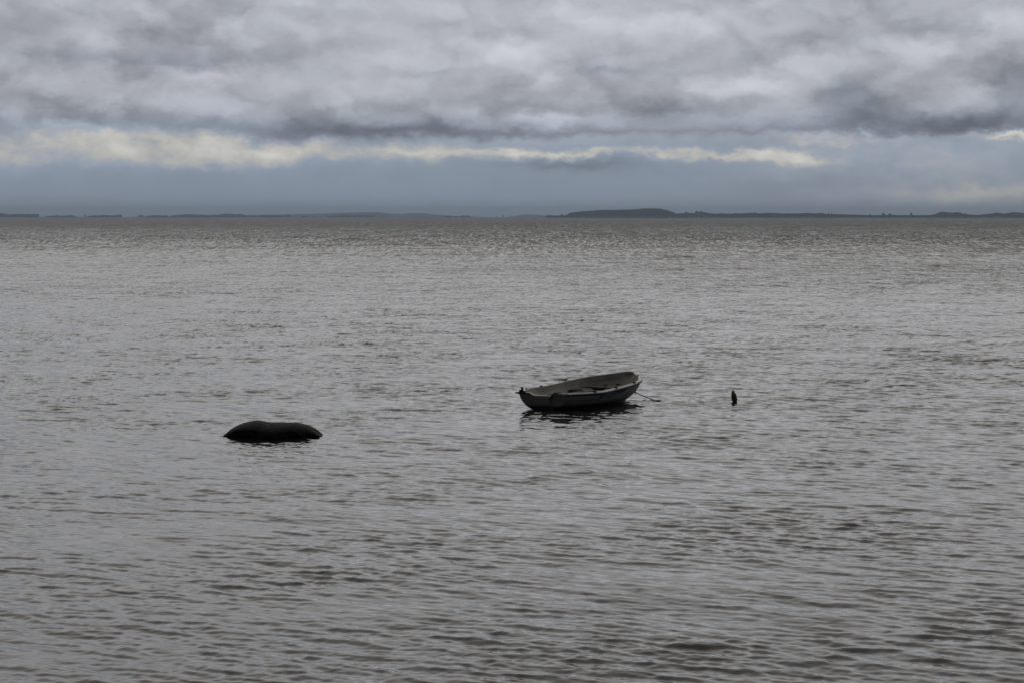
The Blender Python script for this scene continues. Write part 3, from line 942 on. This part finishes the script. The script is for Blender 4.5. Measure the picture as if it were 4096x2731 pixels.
lobe(m, .17, .74, lambda a: .012 + .045 * max(0, 1 - abs(a - .19) / .06) + .055 * max(0, (a - .55) / .2), lambda a: .012 + .082 * (1 - abs((a - .40) / .36) ** 2.0))
lobe(m, .56, 1.0, lambda a: .004, lambda a: .004 + .066 * hump(a, .80, .25))
dec = m.build("decal", blue_m, boat)
tcu = bpy.data.curves.new("lettering", 'FONT'); tcu.body = "TERHI"; tcu.size = .060; tcu.align_x = 'CENTER'
to = bpy.data.objects.new("tmp", tcu); COL.objects.link(to)
bpy.context.view_layer.update()
tme = bpy.data.meshes.new_from_object(to.evaluated_get(bpy.context.evaluated_depsgraph_get()))
bpy.data.objects.remove(to); tme.name = "lettering"
xc = DX0 + (DX1 - DX0) * .40
for v in tme.vertices:
    v.co = side_pt(xc + v.co.x * 1.25, .068 - v.co.y * .95, .010)
tme.materials.append(pale_m)
lt = bpy.data.objects.new("lettering", tme); COL.objects.link(lt); lt.parent = dec
# bow eye under the stem
ez = 0.245
et = 1.0
for t in np.linspace(.5, .999, 600):
    if keel(t) <= ez: et = t
eye = Vector((et * Lb + .012, 0, ez))
m = MB(); ring = [eye + Vector((.022 + .022 * cos(a), 0, .022 * sin(a))) for a in np.linspace(0, 2 * pi, 15)]
m.tube(ring, .006, 6, cap=False); m.build("bow_eye", steel_m, boat, smooth=True)

bpy.context.view_layer.update()
BW = boat.matrix_world.copy()
# oar and dark bag lying in the boat
def in_boat(name, loc, rz=0.0):
    e = empty(name); e.matrix_world = BW @ Matrix.Translation(loc) @ Matrix.Rotation(rz, 4, 'Z'); return e
oar = in_boat("oar", (.50, -.05, .262), R(-4))
MB().tube([(-.02, 0, 0), (.95, 0, .022)], [.017, .019], 10).build("shaft", wood_m, oar, smooth=True)
MB().box((1.12, 0, .03), (.36, .13, .014), Matrix.Rotation(R(20), 3, 'X'), .006).build("blade", wood_m, oar)
MB().tube([(-.14, 0, -.003), (-.02, 0, 0)], [.015, .019], 10).build("grip", rubber_m, oar, smooth=True)
tag(oar, "grey wooden oar lying along the stern seats inside the boat", 'oar')
bagm = material("dark_canvas", (0.09, 0.09, 0.095), .85, color2=(0.05, 0.05, 0.056), var_scale=8, bump=.01, bump_scale=20)
bv, bf = [], []
NA, NB_ = 26, 18
for i in range(NA + 1):
    a = max(1e-4, min(pi - 1e-4, pi * i / NA))
    for j in range(NB_):
        b = 2 * pi * j / NB_
        p = Vector((.31 * -cos(a), .17 * sin(a) ** .6 * cos(b), .062 * sin(a) ** .5 * sin(b)))
        p.z += mn.fractal(p * 9, .8, 2, 3) * .018
        p.x += mn.fractal(p * 7 + Vector((5, 1, 0)), .8, 2, 3) * .02
        bv.append(p)
for i in range(NA):
    for j in range(NB_): bf.append((i * NB_ + j, i * NB_ + (j + 1) % NB_, (i + 1) * NB_ + (j + 1) % NB_, (i + 1) * NB_ + j))
bag = mesh_obj("canvas_cover", bv, bf, bagm)
bag.matrix_world = BW @ Matrix.Translation((1.62, .12, .285)) @ Matrix.Rotation(R(6), 4, 'Z')
tag(bag, "dark folded canvas bundle on the middle seat of the boat", 'canvas')

# ------------------------------------------------------------------ mooring rope
rope_m = material("wet_rope", (0.014, 0.013, 0.012), .8, bump=.004, bump_scale=80)
A = BW @ (eye + Vector((.035, 0, -.01)))
Bq = on_water(2626, 1602, 0.0)
Cq = on_water(2646, 1601, 0.0)
pts = []
for i in range(41):
    q = i / 40
    p = A.lerp(Bq, q); p.z -= .035 * 4 * q * (1 - q) * (1 - .3 * q)
    p.z = max(p.z, .004)
    p += Vector((0, 0, mn.noise(Vector((q * 20, 0, 0))) * .004)); pts.append(p)
rad = [.015 if q < .28 else .0095 for q in np.linspace(0, 1, 41)]
rad = [r_ + .003 * abs(mn.noise(Vector((i * .9, 3, 0)))) for i, r_ in enumerate(rad)]
for q in (11, 12): rad[q] = .025
rad[40] = .020
m = MB().tube(pts, rad, 8)
m.tube([pts[11], pts[11] + Vector((.012, 0, -.05)), pts[11] + Vector((.022, 0, -.085))], [.008, .008, .006], 6)
m.tube([pts[24], pts[24] + Vector((-.004, 0, -.03))], [.005, .003], 5)
m.tube([pts[33], pts[33] + Vector((.006, 0, -.022))], [.005, .003], 5)
m.tube([Bq, Bq.lerp(Cq, .4) + Vector((0, 0, .012)), Cq + Vector((0, 0, .004)), Cq + Vector((.25, .1, -.12))], [.018, .009, .008, .006], 6)
m.tube([Bq + Vector((0, 0, .0)), Bq + Vector((-.03, -.05, -.04))], [.014, .012], 6)
rope = m.build("mooring_rope", rope_m, smooth=True)
tag(rope, "black sagging rope running from the boat's bow down into the water", 'rope')

# ------------------------------------------------------------------ buoy
by_m = material("algae_plastic", (0.26, 0.25, 0.085), .6, color2=(0.14, 0.10, 0.045), var_scale=16, bump=.003, bump_scale=60)
bpos = on_water(2939.5, 1606)
by = empty("mooring_buoy", bpos, (R(3), R(-11), R(10)))
tag(by, "small olive green upright buoy with a holed top leaning left, right of the boat", 'buoy')
MB().lathe([(.0, -.10), (.045, -.09), (.049, .0), (.050, .036), (.062, .042), (.0645, .052), (.061, .075), (.0595, .11), (.057, .145), (.050, .175), (.038, .196), (.027, .206), (.024, .213), (.0, .216)], 28).build("float_body", by_m, by, smooth=True)
m = MB()
ring = [Vector((.021 * cos(a), 0, .230 + .019 * sin(a))) for a in np.linspace(0, 2 * pi, 19)]
m.tube(ring, .0135, 8, cap=False).box((-.022, 0, .222), (.022, .024, .05), None, .004).box((.014, 0, .214), (.03, .022, .022), None, .004)
m.build("lifting_eye", by_m, by, smooth=True)

# ------------------------------------------------------------------ haze
hz_m = bpy.data.materials.new("thin_haze"); hz_m.use_nodes = True
nt = hz_m.node_tree
for n_ in list(nt.nodes):
    if n_.type == 'BSDF_PRINCIPLED': nt.nodes.remove(n_)
pv = nt.nodes.new('ShaderNodeVolumePrincipled')
pv.inputs['Color'].default_value = (0.66, 0.81, 1.0, 1)
pv.inputs['Density'].default_value = 1.15e-4
pv.inputs['Anisotropy'].default_value = 0.45
nt.links.new(pv.outputs[0], nt.nodes['Material Output'].inputs['Volume'])
hz_o = MB().box((0, 0, 34.0), (33000, 33000, 72.0)).build("haze", hz_m)
tag(hz_o, kind='stuff')
hz_o['label'] = "thin blue-grey haze over the far water and shore"
